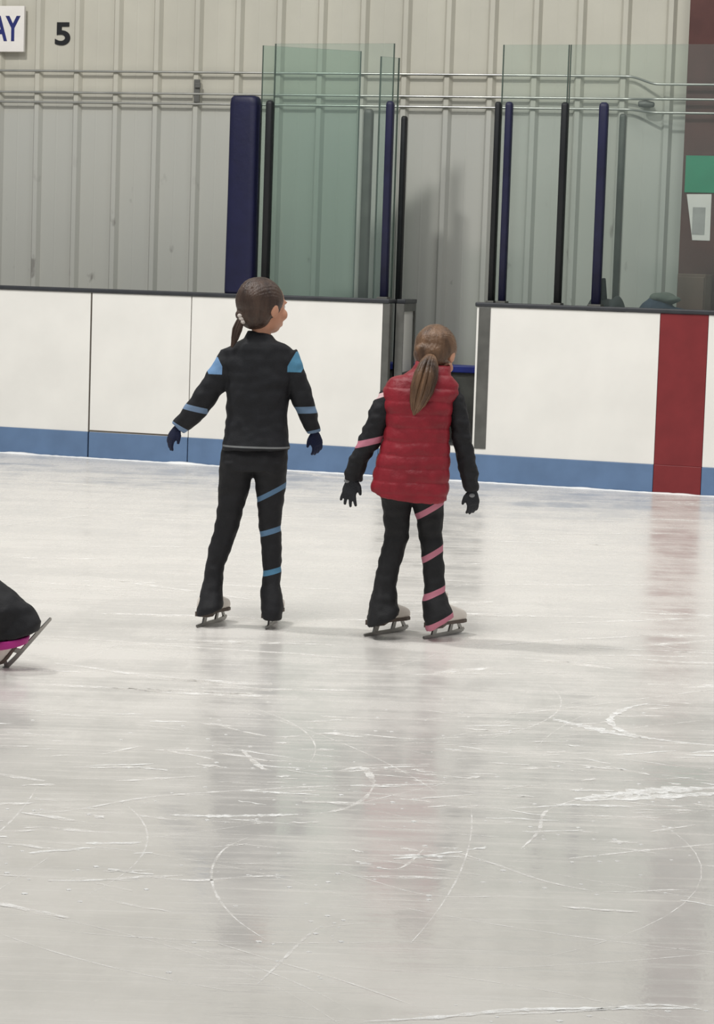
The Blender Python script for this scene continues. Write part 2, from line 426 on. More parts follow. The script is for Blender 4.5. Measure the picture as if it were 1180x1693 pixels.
# --- back wall: ribbed metal sheets
def wall_tone_scuffs(m):
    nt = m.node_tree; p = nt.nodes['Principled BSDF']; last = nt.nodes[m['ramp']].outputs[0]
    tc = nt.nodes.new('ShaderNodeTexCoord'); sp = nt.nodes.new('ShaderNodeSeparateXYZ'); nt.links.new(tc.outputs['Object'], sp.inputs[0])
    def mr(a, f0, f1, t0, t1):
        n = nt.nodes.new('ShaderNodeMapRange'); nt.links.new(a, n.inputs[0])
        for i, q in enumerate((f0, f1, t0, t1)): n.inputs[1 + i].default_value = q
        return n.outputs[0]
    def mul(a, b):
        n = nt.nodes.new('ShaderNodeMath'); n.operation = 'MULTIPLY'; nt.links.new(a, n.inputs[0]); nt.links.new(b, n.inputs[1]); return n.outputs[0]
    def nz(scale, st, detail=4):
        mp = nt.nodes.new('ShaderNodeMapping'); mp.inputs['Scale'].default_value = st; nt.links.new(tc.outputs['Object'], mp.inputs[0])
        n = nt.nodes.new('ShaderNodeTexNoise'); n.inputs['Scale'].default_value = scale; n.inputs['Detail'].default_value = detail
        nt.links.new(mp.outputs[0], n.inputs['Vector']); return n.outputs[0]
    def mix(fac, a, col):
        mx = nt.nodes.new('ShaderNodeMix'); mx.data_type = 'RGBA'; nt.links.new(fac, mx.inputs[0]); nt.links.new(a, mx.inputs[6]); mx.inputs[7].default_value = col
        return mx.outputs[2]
    low = mr(sp.outputs[2], 2.55, 2.35, 0.0, 1.0)            # greyer tone over the lower sheets, broken up by noise
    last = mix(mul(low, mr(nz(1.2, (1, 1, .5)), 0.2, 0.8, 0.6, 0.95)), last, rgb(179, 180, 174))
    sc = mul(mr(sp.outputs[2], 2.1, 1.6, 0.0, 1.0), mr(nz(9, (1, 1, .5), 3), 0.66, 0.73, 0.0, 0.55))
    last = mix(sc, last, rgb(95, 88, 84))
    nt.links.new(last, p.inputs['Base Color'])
wall_tone_scuffs(M['wall'])
bm = bmesh.new()
prof = []
SP = 0.3048; RH = 0.034
s0 = RIB0 - 34 * SP
for i in range(75):
    c = s0 + i * SP
    prof += [(c - .036, 0), (c - .016, -RH), (c + .016, -RH), (c + .036, 0)]
    prof += [(c + SP * .45, 0), (c + SP * .47, -.0012), (c + SP * .50, 0)]
prof += [(prof[-1][0], .05), (prof[0][0], .05)]
WZ = 8.2
lo = [bm.verts.new((x, y, 0.0)) for x, y in prof]; hi = [bm.verts.new((x, y, WZ)) for x, y in prof]
for i in range(len(prof)): bm.faces.new((lo[i], lo[(i + 1) % len(prof)], hi[(i + 1) % len(prof)], hi[i]))
bm.faces.new(lo); bm.faces.new(hi)
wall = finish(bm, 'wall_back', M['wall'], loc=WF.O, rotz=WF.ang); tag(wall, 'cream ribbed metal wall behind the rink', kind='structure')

# --- raised rubber walkway between boards and wall
bm = bmesh.new()
q = [BF.w(-8.9, 0.13, 0), BF.w(11, 0.13, 0)]
e = [WF.w((v - WF.O).dot(WF.u), -0.04, 0) for v in q]
lo = [bm.verts.new((v.x, v.y, 0.0)) for v in (q[0], q[1], e[1], e[0])]; hi = [bm.verts.new((v.x, v.y, 0.2)) for v in (q[0], q[1], e[1], e[0])]
bm.faces.new(lo); bm.faces.new(hi)
for i in range(4): bm.faces.new((lo[i], lo[(i + 1) % 4], hi[(i + 1) % 4], hi[i]))
fl = finish(bm, 'floor_walkway', M['rubber']); tag(fl, 'raised dark walkway behind the boards', kind='structure')

# ================================================================ RINK BOARDS
sL = {n: BF.sz(px, py)[0] for n, px, py in (('seam1', 149, 600), ('seam2', 314, 600), ('gateL0', 630, 600), ('gateL', 643, 560), ('gateR', 784, 620),
                                            ('jamb0', 788, 620), ('jamb1', 807, 620), ('red0', 1087, 620), ('red1', 1165, 660))}
BT = 0.11
def board(s0, s1, label, pm='board', km='kick', z0=0.0, kick=True, name='rink_board'):
    s0 += .0012; s1 -= .0012
    t = empty(name, BF.w((s0 + s1) / 2, 0, 0), BF.ang, label, 'rink board')
    h = (s1 - s0) / 2
    bm = bmesh.new(); box(bm, -h, h, 0, .02, KH if kick else z0, BH - .001)
    finish(bm, 'panel', M[pm], t, bevel=.002)
    if kick:
        bm = bmesh.new(); box(bm, -h, h, -.006, .02, 0.001, KH); finish(bm, 'kick_plate', M[km], t, bevel=.003)
    bm = bmesh.new(); n = max(1, int((s1 - s0) / .8))       # steel frame behind the sheet
    for i in range(n + 1):
        x = -h + .02 + (2 * h - .04) * i / n; box(bm, x - .02, x + .02, .021, BT, 0.002, BH - .002)
    for z in (.25, .65, BH - .06): box(bm, -h + .001, h - .001, .021, BT - .01, z, z + .04)
    finish(bm, 'frame', M['steel'], t)
    return t
board(-8.9, sL['seam1'] - .004, 'white rink board with blue kick plate, left of the gate with the dark seam')
gt = board(sL['seam1'] + .004, sL['seam2'] - .002, 'white closed board section bordered by a dark seam at its left and bottom')
h = (sL['seam2'] - sL['seam1']) / 2
bm = bmesh.new(); box(bm, -h - .005, -h + .003, -.0015, .01, KH + .01, BH - .001); box(bm, -h, h - .05, -.0015, .01, KH + .004, KH + .013)
finish(bm, 'seam', M['seam'], gt)
board(sL['seam2'] + .002, sL['gateL0'], 'white rink board behind the two skaters, ending at the open gate')
b3 = board(sL['gateR'], sL['red0'], 'white rink board between the open gate and the red board')
bm = bmesh.new(); c_ = (sL['gateR'] + sL['red0']) / 2
z_ = BF.sz(797, 742)[1]
box(bm, sL['jamb0'] - c_, sL['jamb1'] - c_, -.006, .03, z_, BH - .004); finish(bm, 'gate_post_cover', M['dsteel'], b3, bevel=.002)
board(sL['red0'], sL['red1'], 'red rink board with red kick plate marking the line', 'red', 'red')
board(sL['red1'], 10.9, 'white rink board to the right of the red board')
# sill below the open gate
board_s = empty('gate_sill', BF.w((sL['gateL0'] + sL['gateR']) / 2, 0, 0), BF.ang, 'low white and blue sill across the open gate', 'sill')
h = (sL['gateR'] - sL['gateL0']) / 2 - .001
bm = bmesh.new(); box(bm, -h, h, 0, BT, KH, .215); finish(bm, 'threshold', M['board'], board_s, bevel=.003)
bm = bmesh.new(); box(bm, -h, h, -.006, BT, 0.001, KH); finish(bm, 'kick_plate', M['kick'], board_s, bevel=.003)
# hinge post left of the gate
bm = bmesh.new(); box(bm, sL['gateL0'] + .002 - sL['gateL'], 0, -.004, .04, .216, BH - .002)
o = finish(bm, 'gate_post', M['dsteel'], loc=BF.w(sL['gateL'], 0, 0), rotz=BF.ang, bevel=.003); tag(o, 'dark grey upright hinge post at the left of the open gate', 'post')
# cap rails
for a_, b_, lab in ((-8.9, sL['gateL'] - .003, 'dark cap rail along the top of the boards left of the gate'), (sL['gateR'] - .01, 10.9, 'dark cap rail along the top of the boards right of the gate')):
    bm = bmesh.new(); box(bm, a_ - (a_ + b_) / 2, b_ - (a_ + b_) / 2, -.012, BT + .02, BH, BH + .028)
    o = finish(bm, 'cap_rail', M['cap'], loc=BF.w((a_ + b_) / 2, 0, 0), rotz=BF.ang, bevel=.008); tag(o, lab, 'rail')
# snow scraped against the foot of the boards
bm = bmesh.new(); prev = None
for i in range(420):
    s = -5 + i * .03
    w_ = .018 + .03 * max(0, noise.noise(Vector((s * 2.1, 0, 0)))) + .008 * random.random(); hh = .006 + .016 * max(0, noise.noise(Vector((s * 3.3, 5, 0)))) + .003 * random.random()
    r = [bm.verts.new(BF.w(s, n_, z)) for n_, z in ((-.0075, 0.0005), (-.0075, hh), (-.0075 - w_ * .5, hh * .7), (-.0075 - w_, .0005))]
    if prev:
        for j in range(3): bm.faces.new((prev[j], r[j], r[j + 1], prev[j + 1]))
    prev = r
o = finish(bm, 'scraped_snow', M['snowbank'], smooth=True); tag(o, 'thin line of white snow against the foot of the boards', 'snow', kind='stuff')

# swung-open gate leaf (opens away from the ice)
gd = empty('rink_gate', BF.w(sL['gateL'] + .036, .09, 0.2), BF.ang, 'grey backed gate leaf standing open in the gap, left of the red vest girl', 'gate')
d0 = BF.w(sL['gateL'] + .012, BT + .03, 0)
px1 = 681
# direction of the open leaf
leafL = 0.74
A_ = BF.sz(px1, 520, .09 + .66)[0] - (sL['gateL'] + .036)
dirv = Vector((A_, .66, 0)); leafL = dirv.length; la = math.atan2(dirv.y, dirv.x)
gd.rotation_euler = (0, 0, BF.ang + la)
bm = bmesh.new(); box(bm, 0.015, leafL - .03, -.012, .012, .05, BH - .24); finish(bm, 'leaf_panel', M['board'], gd)
bm = bmesh.new()
box(bm, 0, .02, -.025, .025, .03, BH - .2); box(bm, leafL - .05, leafL, -.025, .025, .03, BH - .2)
box(bm, 0.02, leafL - .05, -.025, .025, .03, .07); box(bm, 0.02, leafL - .05, -.025, .025, BH - .25, BH - .2); box(bm, 0.02, leafL - .05, -.022, .022, .42, .46)
finish(bm, 'leaf_frame', M['dsteel'], gd)
bm = bmesh.new(); box(bm, 0.04, leafL, -.03, .03, BH - .2, BH - .172); finish(bm, 'leaf_cap', M['cap'], gd, bevel=.006)

# ================================================================ GLASS AND POSTS
PZ = 2.37; GZ = 2.735; GN = .098
def post(px, w_, matn, label, n=0.04, z0=BH + .028, z1=PZ, name='glass_post', py=330, group=None, dual=False):
    s, _ = BF.sz(px, py, n)
    t = empty(name, BF.w(s, n, z0), BF.ang, label, 'post', group)
    hgt = z1 - z0
    bm = bmesh.new()
    rings = []
    for z, k in ((0, 1), (hgt - w_ * .5, 1), (hgt - w_ * .2, .9), (hgt, .55)):
        rings.append(ellring(Vector((0, 0, z)), Vector((w_ / 2 * k, 0, 0)), Vector((0, .028 * k, 0)), 20, .5))
    loft(bm, rings); finish(bm, 'post_sleeve', M[matn], t, smooth=True)
    bm = bmesh.new(); box(bm, -w_ * .7, w_ * .7, -.04, .04, 0, .012); finish(bm, 'base_plate', M['dsteel'], t)
    return s
p447 = post(442, .046, 'blackpost', 'black glass post just right of the thick blue pad')
p643 = post(640, .048, 'navypost', 'navy black glass post at the left edge of the gate opening')
p820 = post(818, .036, 'blackpost', 'slim black glass post at the right edge of the gate opening')
p838 = post(836, .044, 'navypost', 'navy blue post close behind the slim black gate post', n=.042)
p930 = post(928, .042, 'blackpost', 'black glass post standing between the two navy posts at right')
p995 = post(992, .056, 'navypost', 'thick navy blue post above the dark grey bag')
post(1262, .05, 'blackpost', 'black glass post beyond the brown column')
# posts standing on the walkway behind the boards
def bpost(px, n, w_, matn, label, z1, py=330):
    return post(px, w_, matn, label, n=n, z0=.2, z1=z1, py=py)
r605 = bpost(605, .56, .062, 'dsteel', 'grey metal post behind the green tinted glass', 2.36)
r664 = bpost(664, .76, .036, 'blackpost', 'thin dark post behind the left side of the gate opening', 2.33)
r1025 = bpost(1024, .55, .04, 'dsteel', 'thin dark grey post to the right of the thick navy post', 2.34)

def pane(A, B, z0, z1, mt, label, cat='glass panel'):
    """A,B: (s,n) on the board frame"""
    a = BF.w(A[0], A[1], 0); b = BF.w(B[0], B[1], 0); d = b - a; L = d.length
    t = empty('rink_glass', Vector((a.x, a.y, z0)), math.atan2(d.y, d.x), label, cat)
    bm = bmesh.new(); box(bm, .005, L - .005, -.006, .006, 0, z1 - z0); finish(bm, 'pane', M[mt], t)
    bm = bmesh.new(); box(bm, .0, .006, -.0065, .0065, 0, z1 - z0); finish(bm, 'pane_edge', M['edge'], t)
    bm = bmesh.new(); box(bm, L - .006, L, -.0065, .0065, 0, z1 - z0); finish(bm, 'pane_edge', M['edge'], t)
    return t
zb = BH + .028
pane((p447, GN), (p643 - .004, GN), zb, GZ, 'glass', 'clear front glass panel above the boards, left of the gate')
pane((p820, GN), (p930 - .003, GN), zb, GZ - .01, 'glass', 'clear front glass panel between the two slim black posts right of the gate')
pane((p930 + .003, GN), (BF.sz(1262, 330, GN)[0], GN), zb, GZ - .01, 'glass', 'wide clear glass panel in front of the two bags')
sA = BF.sz(427, 300, .14)[0]
pane((sA, .15), (r605 - .055, .53), .21, GZ - .005, 'glassg', 'green tinted glass panel set at an angle behind the front glass')
pane((r605 + .05, .615), (r664 - .035, .72), .21, GZ - .03, 'glass', 'narrow glass panel between the grey post and the thin dark post')
# thick blue pad
s_, _ = BF.sz(402, 330, .06); zt = BF.sz(404, 158, .06)[1]
t = empty('padded_post', BF.w(s_, .06, zb), BF.ang, 'thick royal blue padded post standing on the boards', 'padded post')
bm = bmesh.new(); rings = []; hgt = zt - zb
for z, k in ((0, 1.0), (.02, 1.02), (hgt * .5, .98), (hgt - .05, .97), (hgt - .02, .92), (hgt - .004, .78)):
    rings.append(ellring(Vector((0, 0, z)), Vector((.098 * k, 0, 0)), Vector((0, .062 * k, 0)), 28, .42))
loft(bm, rings); pad = finish(bm, 'pad_cover', M['bluepad'], t, smooth=True)
bm = bmesh.new(); box(bm, .094, .1, -.01, .01, .01, hgt - .06); finish(bm, 'seam', M['navypost'], t)

# ================================================================ WALL FIXTURES
# three pipes that rest on the ribs
pn = -RH - .0095
def pipe(pys, jog, label):
    bm = bmesh.new()
    sa, za = WF.sz(66, pys[0], pn); sb, zb_ = WF.sz(640, pys[1], pn); sl = (zb_ - za) / (sb - sa) * .5
    f = lambda s: zb_ + (s - sb) * sl
    sj0 = WF.sz(1035, 150, pn)[0]; sj1 = WF.sz(1092, 150, pn - .04)[0]
    pts = [Vector((-9, pn, f(-9)))] + [Vector((s, pn, f(s))) for s in (0, sb, sj0 - .05)]
    for j in range(9):
        u = j / 8; e_ = u * u * (3 - 2 * u); s = sj0 + (sj1 - sj0) * u
        pts.append(Vector((s, pn - .09 * e_, f(s) + (-jog) * e_)))
    pts.append(Vector((13, pn - .09, f(sj1) - jog)))
    base = Vector((0, 0, 0))
    tube(bm, pts, .0085, 12, ref=Vector((0, 0, 1)))
    o = finish(bm, 'pipe', M['pipe'], loc=WF.O, rotz=WF.ang, smooth=True); tag(o, label, 'pipe'); return f, sj0, sj1
pipe((116, 122.5), .058, 'topmost of the three thin metal pipes running along the wall')
f2, sj0, sj1 = pipe((151.5, 159), .006, 'middle one of the three thin metal pipes along the wall')
pipe((168, 176), .026, 'lowest of the three thin metal pipes along the wall')
# coupling
s_, z_ = WF.sz(1068, 172, pn - .04)
bm = bmesh.new(); tube(bm, [(-.04, 0, 0), (.0, 0, 0), (.045, 0, -.004)], [.02, .026, .018], 14, ref=Vector((0, 0, 1)))
box(bm, -.02, .02, 0, .078, -.02, .02)
o = finish(bm, 'pipe_coupling', M['dsteel'], loc=WF.w(s_, pn - .046, z_), rotz=WF.ang, smooth=False); tag(o, 'dark coupling joining the pipes beside the brown column', 'coupling')
# small wall bracket at the left
s_, z_ = WF.sz(326, 148, -RH)
bm = bmesh.new(); box(bm, -.022, .022, -.012, 0, -.09, .07); box(bm, -.012, .03, -.026, -.012, .01, .045)
o = finish(bm, 'pipe_bracket', M['dsteel'], loc=WF.w(s_, -RH, z_), rotz=WF.ang, bevel=.003); tag(o, 'dark bracket holding the pipes on a wall rib, left of the blue pad', 'bracket')

# brown steel column
s_, _ = WF.sz(1132, 200, -.08)
cw = .36
bm = bmesh.new(); box(bm, 0, cw, -.08, -.066, 0, WZ - .6); box(bm, cw / 2 - .006, cw / 2 + .006, -.066, -.04, 0, WZ - .6)
box(bm, 0.0, .012, -.066, -.036, 0, WZ - .6)
col = finish(bm, 'column', M['brown'], loc=WF.w(s_, 0, 0.2), rotz=WF.ang, bevel=.004); tag(col, 'brown painted steel column of the building', kind='structure')
# brown box behind the boards
s2, z2 = WF.sz(1119, 452, -.40); s3 = WF.sz(1166, 452, -.40)[0]
t = empty('cabinet', WF.w((s2 + s3) / 2, -.38, .2), WF.ang, 'brown cabinet in front of the brown column', 'cabinet')
h = (s3 - s2) / 2; hz = z2 - .2
bm = bmesh.new(); box(bm, -h, h, -.0, .28, 0.0, hz); finish(bm, 'cabinet_body', M['brown2'], t, bevel=.006)
bm = bmesh.new(); box(bm, -h + .008, h - .008, -.018, -.001, .05, hz - .02); finish(bm, 'cabinet_door', M['brown2'], t, bevel=.004)
bm = bmesh.new(); box(bm, h - .03, h - .022, -.03, -.0185, hz * .55, hz * .55 + .09); finish(bm, 'handle', M['dsteel'], t)
# green sign and paper on the column
n_ = -.082
sa, za = WF.sz(1134, 257, n_); sb, zb2 = WF.sz(1134, 318, n_)
bm = bmesh.new(); box(bm, 0, cw - .03, -.004, 0, zb2 - za, 0)
o = finish(bm, 'wall_sign', M['green'], loc=WF.w(sa, n_, za), rotz=WF.ang); tag(o, 'plain green sign fixed on the brown column', 'sign')
q = [WF.sz(1135, 321, n_), WF.sz(1176, 321, n_), WF.sz(1173, 398, n_), WF.sz(1144, 397, n_)]
t = empty('paper_notice', WF.w(q[0][0], n_, q[3][1]), WF.ang, 'white paper notice taped below the green sign', 'notice')
bm = bmesh.new()
f_ = [bm.verts.new((x - q[0][0], -.001, z - q[3][1])) for x, z in q]; g_ = [bm.verts.new((x - q[0][0], 0, z - q[3][1])) for x, z in q]
bm.faces.new(f_); bm.faces.new(g_)
for i in range(4): bm.faces.new((f_[i], f_[(i + 1) % 4], g_[(i + 1) % 4], g_[i]))
finish(bm, 'sheet', M['paper'], t)
bm = bmesh.new(); hh = q[0][1] - q[3][1]
box(bm, .045, .13, -.0022, -.0012, hh * .12, hh * .72); finish(bm, 'printing', M['ink'], t)

# sign with lettering and the number on the wall
def text_mesh(s, size, ext, off, matn, name, parent, loc):
    cu = bpy.data.curves.new('t', 'FONT'); cu.body = s; cu.size = size; cu.extrude = ext; cu.offset = off; cu.align_x = 'LEFT'
    o = bpy.data.objects.new('t', cu); C.objects.link(o)
    dg = bpy.context.evaluated_depsgraph_get(); dg.update()
    me = bpy.data.meshes.new_from_object(o.evaluated_get(dg)); bpy.data.objects.remove(o)
    me.transform(Matrix.Rotation(math.pi / 2, 4, 'X'))
    xs = [v.co.x for v in me.vertices]; zs = [v.co.z for v in me.vertices]
    me.transform(Matrix.Translation((-min(xs), 0, -min(zs))))
    me.name = name; me.materials.clear(); me.materials.append(M[matn])
    r = bpy.data.objects.new(name, me); C.objects.link(r); r.location = loc
    r['dims'] = (max(xs) - min(xs), max(zs) - min(zs))
    if parent: r.parent = parent
    return r
s1, z1 = WF.sz(41.5, 10, -RH - .02); _, z0 = WF.sz(39, 86, -RH - .02)
sw = .9
t = empty('hanging_sign', WF.w(s1 - sw / 2, -RH - .02, z0), WF.ang, 'white sign with navy letters AY, on the wall at the left', 'sign')
bm = bmesh.new(); box(bm, -sw / 2, sw / 2, -.012, .018, 0, z1 - z0); finish(bm, 'sign_board', M['paper'], t, bevel=.003)
sy, zy = WF.sz(33, 68, -RH - .034); _, zt_ = WF.sz(33, 26, -RH - .034)
tx = text_mesh('AY', .25, .001, .006, 'navyink', 'lettering', t, (0, -.0135, zy - z0))
w0, h0 = tx['dims']; kz = (zt_ - zy) / h0; sA_ = WF.sz(-14, 50, -RH - .034)[0]; kx = (sy - sA_) / w0
tx.scale = (kx, 1, kz); tx.location.x = sA_ - (s1 - sw / 2)
del tx['dims']
s5, z5 = WF.sz(91, 75, 0); s6, z6 = WF.sz(117, 37, 0)
tx = text_mesh('5', .2, .0015, .005, 'blackink', 'wall_number', None, (0, 0, 0))
w0, h0 = tx['dims']; tx.scale = ((s6 - s5) / w0, 1, (z6 - z5) / h0); del tx['dims']
tx.location = WF.w(s5, -.005, z5); tx.rotation_euler = (0, 0, WF.ang)
tag(tx, 'black number 5 on the cream wall', 'number')

# bench seen through the gate
s_, z_ = BF.sz(712, 603, 1.0)
sa, sb = BF.sz(600, 603, 1.0)[0], BF.sz(900, 603, 1.0)[0]
t = empty('bench', BF.w((sa + sb) / 2, 1.0, .2), BF.ang, 'blue bench along the wall, seen through the open gate', 'bench')
h = (sb - sa) / 2; zt = z_ - .2
bm = bmesh.new(); box(bm, -h, h, 0, .26, zt - .045, zt); finish(bm, 'seat', M['bench'], t, bevel=.006)
bm = bmesh.new(); box(bm, -h + .02, h - .02, .03, .04, .0, zt - .045); finish(bm, 'apron', M['dsteel'], t)
for x in (-h + .05, 0.05, h - .05):
    bm = bmesh.new(); box(bm, x - .02, x + .02, .041, .22, 0, zt - .046); finish(bm, 'leg', M['dsteel'], t)

# shelf with bags behind the right boards
sa, sb = BF.sz(955, 505, .32)[0], BF.sz(1160, 505, .32)[0]
t = empty('shelf', BF.w((sa + sb) / 2, .17, .2), BF.ang, 'low dark shelf right behind the boards under the bags', 'shelf')
h = (sb - sa) / 2; shz = .93
bm = bmesh.new(); box(bm, -h, h, 0, .34, shz - .03 - .2, shz - .2); finish(bm, 'shelf_top', M['cap'], t)
for x in (-h + .02, h - .02):
    bm = bmesh.new(); box(bm, x - .02, x + .02, 0.01, .33, 0, shz - .231); finish(bm, 'leg', M['dsteel'], t)
def blob(pts, voxel=.012, sm=3, amp=.012):
    bm = bmesh.new()
    for c, r in pts: ellipsoid(bm, c, r, n=16)
    return remeshed(bm, voxel, sm, lambda p, n: amp * noise.noise(p * 14))
def Bp(px, py, n): s, z = BF.sz(px, py, n); return s, z
s1_, zA = Bp(968, 510, .32); s2_, zB = Bp(1032, 489, .32); c0 = (s1_ + s2_) / 2; hw = (s2_ - s1_) / 2
t = empty('sports_bag', BF.w(c0, .33, shz), BF.ang, 'dark grey bag behind the thick navy post', 'bag')
top = zB - shz
bm = blob([((0, 0, top * .45), (hw, .11, top * .47)), ((-hw * .55, 0, top * .6), (hw * .4, .09, top * .36)), ((hw * .6, 0, top * .66), (hw * .38, .09, top * .35))])
for v in bm.verts: v.co.z = max(0.001, v.co.z)
finish(bm, 'bag_body', M['bag'], t, smooth=True)
s_, z_ = Bp(1000, 462, .32)
bm = bmesh.new(); tube(bm, [(s_ - c0, 0, top * .7), (s_ - c0 - .005, 0, top * .95), (s_ - c0 - .012, 0, z_ - shz)], [.02, .02, .014], 10); finish(bm, 'bag_handle', M['bag'], t, smooth=True)
s1_, zA = Bp(1052, 515, .32); s2_, zB = Bp(1146, 495, .32); c0 = (s1_ + s2_) / 2; hw = (s2_ - s1_) / 2; top = zB - shz
t = empty('sports_bag', BF.w(c0, .33, shz), BF.ang, 'blue grey bag behind the glass near the red board', 'bag')
bm = blob([((-hw * .3, 0, top * .5), (hw * .7, .12, top * .56)), ((hw * .4, 0, top * .38), (hw * .6, .11, top * .42))])
for v in bm.verts: v.co.z = max(0.001, v.co.z)
finish(bm, 'bag_body', M['bag2'], t, smooth=True)
s_, z_ = Bp(1095, 483, .32)
bm = blob([((s_ - c0, 0.0, z_ - shz - .035), (.085, .09, .035)), ((s_ - c0 + .03, 0.0, z_ - shz - .045), (.09, .08, .03))])
finish(bm, 'folded_cloth', M['bag3'], t, smooth=True)

# ================================================================ PEOPLE
class Body:
    """pixel silhouettes turned into cross sections standing at depth Y0"""
    def __init__(self, px, py, Y0, root): self.Y0 = Y0; self.root = root
    def p(self, px, py, dy=0.0): return at(px, py, self.Y0 + dy) - self.root
    def rings(self, bm, rows, n=24, p=.9, caps=True):
        R = []
        for row in rows:
            lx, ly, rx, ry_, dy, rd = row[:6]; tilt = row[6] if len(row) > 6 else 0.0
            a = self.p(lx, ly, dy); b = self.p(rx, ry_, dy)
            c = (a + b) / 2; ax = (b - a) / 2
            R.append(ellring(c, ax, Vector((0, rd, tilt)), n, p))
        loft(bm, R, caps)

def fabric(amp, sc, p):
    return amp * (noise.noise(Vector((p.x * sc, p.y * sc, p.z * sc * 2.2))) + .5 * noise.noise(p * sc * 2.7 + Vector((3, 1, 7))))

def build_head(bm, c, Rm, k=1.0):
    """skull, jaw, nose, lips, ears; Rm turns local (+Y = face) to the world"""
    def E(x, y, z, rx, ry, rz): ellipsoid(bm, c + Rm @ Vector((x * k, y * k, z * k)), (rx * k, ry * k, rz * k), Rm.to_3x3(), 24)
    E(0, -.004, .018, .071, .086, .082); E(0, .018, -.028, .058, .068, .066); E(0, .042, -.066, .032, .032, .028)
    E(0, .083, -.018, .0105, .013, .022); E(0, .089, -.030, .0115, .012, .009)
    E(0, .078, -.056, .020, .010, .006); E(0, .077, -.066, .017, .010, .006)
    for s in (-1, 1):
        E(s * .073, -.002, -.012, .008, .018, .028); E(s * .036, .058, -.026, .024, .022, .022)
        E(s * .028, .072, .018, .02, .01, .007)
def eyes(c, Rm, par, k=1.0):
    for s in (-1, 1):
        bm = bmesh.new(); ellipsoid(bm, c + Rm @ Vector((s * .028 * k, .0655 * k, .002 * k)), (.0115 * k,) * 3, None, 12); n_ = len(bm.faces)
        ellipsoid(bm, c + Rm @ Vector((s * .028 * k, .0735 * k, .002 * k)), (.0052 * k,) * 3, None, 10)
        bm.faces.ensure_lookup_table()
        for f in bm.faces[n_:]: f.material_index = 1
        finish(bm, 'eye', [M['eye'], M['blackink']], par, smooth=True)

def build_hand(bm, wrist, d, side, back, L=.12, curl=.5, spread=.1):
    """wrist, direction, unit vector to the thumb side, unit vector of the back of the hand"""
    d = d.normalized(); back = (back - back.dot(d) * d).normalized(); s = d.cross(back).normalized()
    if s.dot(side) < 0: s = -s
    R = []
    for u, w_, t_ in ((-.34, .017, .015), (-.12, .017, .014), (0, .018, .014), (.18, .026, .013), (.42, .031, .012), (.52, .029, .011)):
        R.append(ellring(wrist + d * L * u, s * w_ * L / .12, back * t_ * L / .12, 16, .85))
    loft(bm, R)
    for i, (o, fl) in enumerate(((.75, .42), (.26, .48), (-.26, .45), (-.74, .36))):
        base = wrist + d * L * .46 + s * (o * .026 * L / .12)
        dd = (d + s * o * spread).normalized(); pts = [base]; q = base.copy(); cc = 0.0; r0 = .0074 * L / .12
        for j in range(4):
            cc += curl * (.35 if j == 0 else .75); v = dd * math.cos(cc) - back * math.sin(cc); q = q + v * L * fl / 4 * 1.1; pts.append(q.copy())
        tube(bm, pts, [r0 * 1.05, r0, r0 * .96, r0 * .9, r0 * .78], 10, ref=back)
    b = wrist + d * L * .12 + s * .018 * L / .12
    t1 = (d * .75 + s * .75 - back * .25).normalized(); t2 = (d * .95 + s * .3 - back * .3).normalized()
    tube(bm, [b, b + t1 * L * .17, b + t1 * L * .17 + t2 * L * .14, b + t1 * L * .17 + t2 * L * .26], [r0 * 1.5, r0 * 1.25, r0 * 1.1, r0 * .85], 10, ref=back)

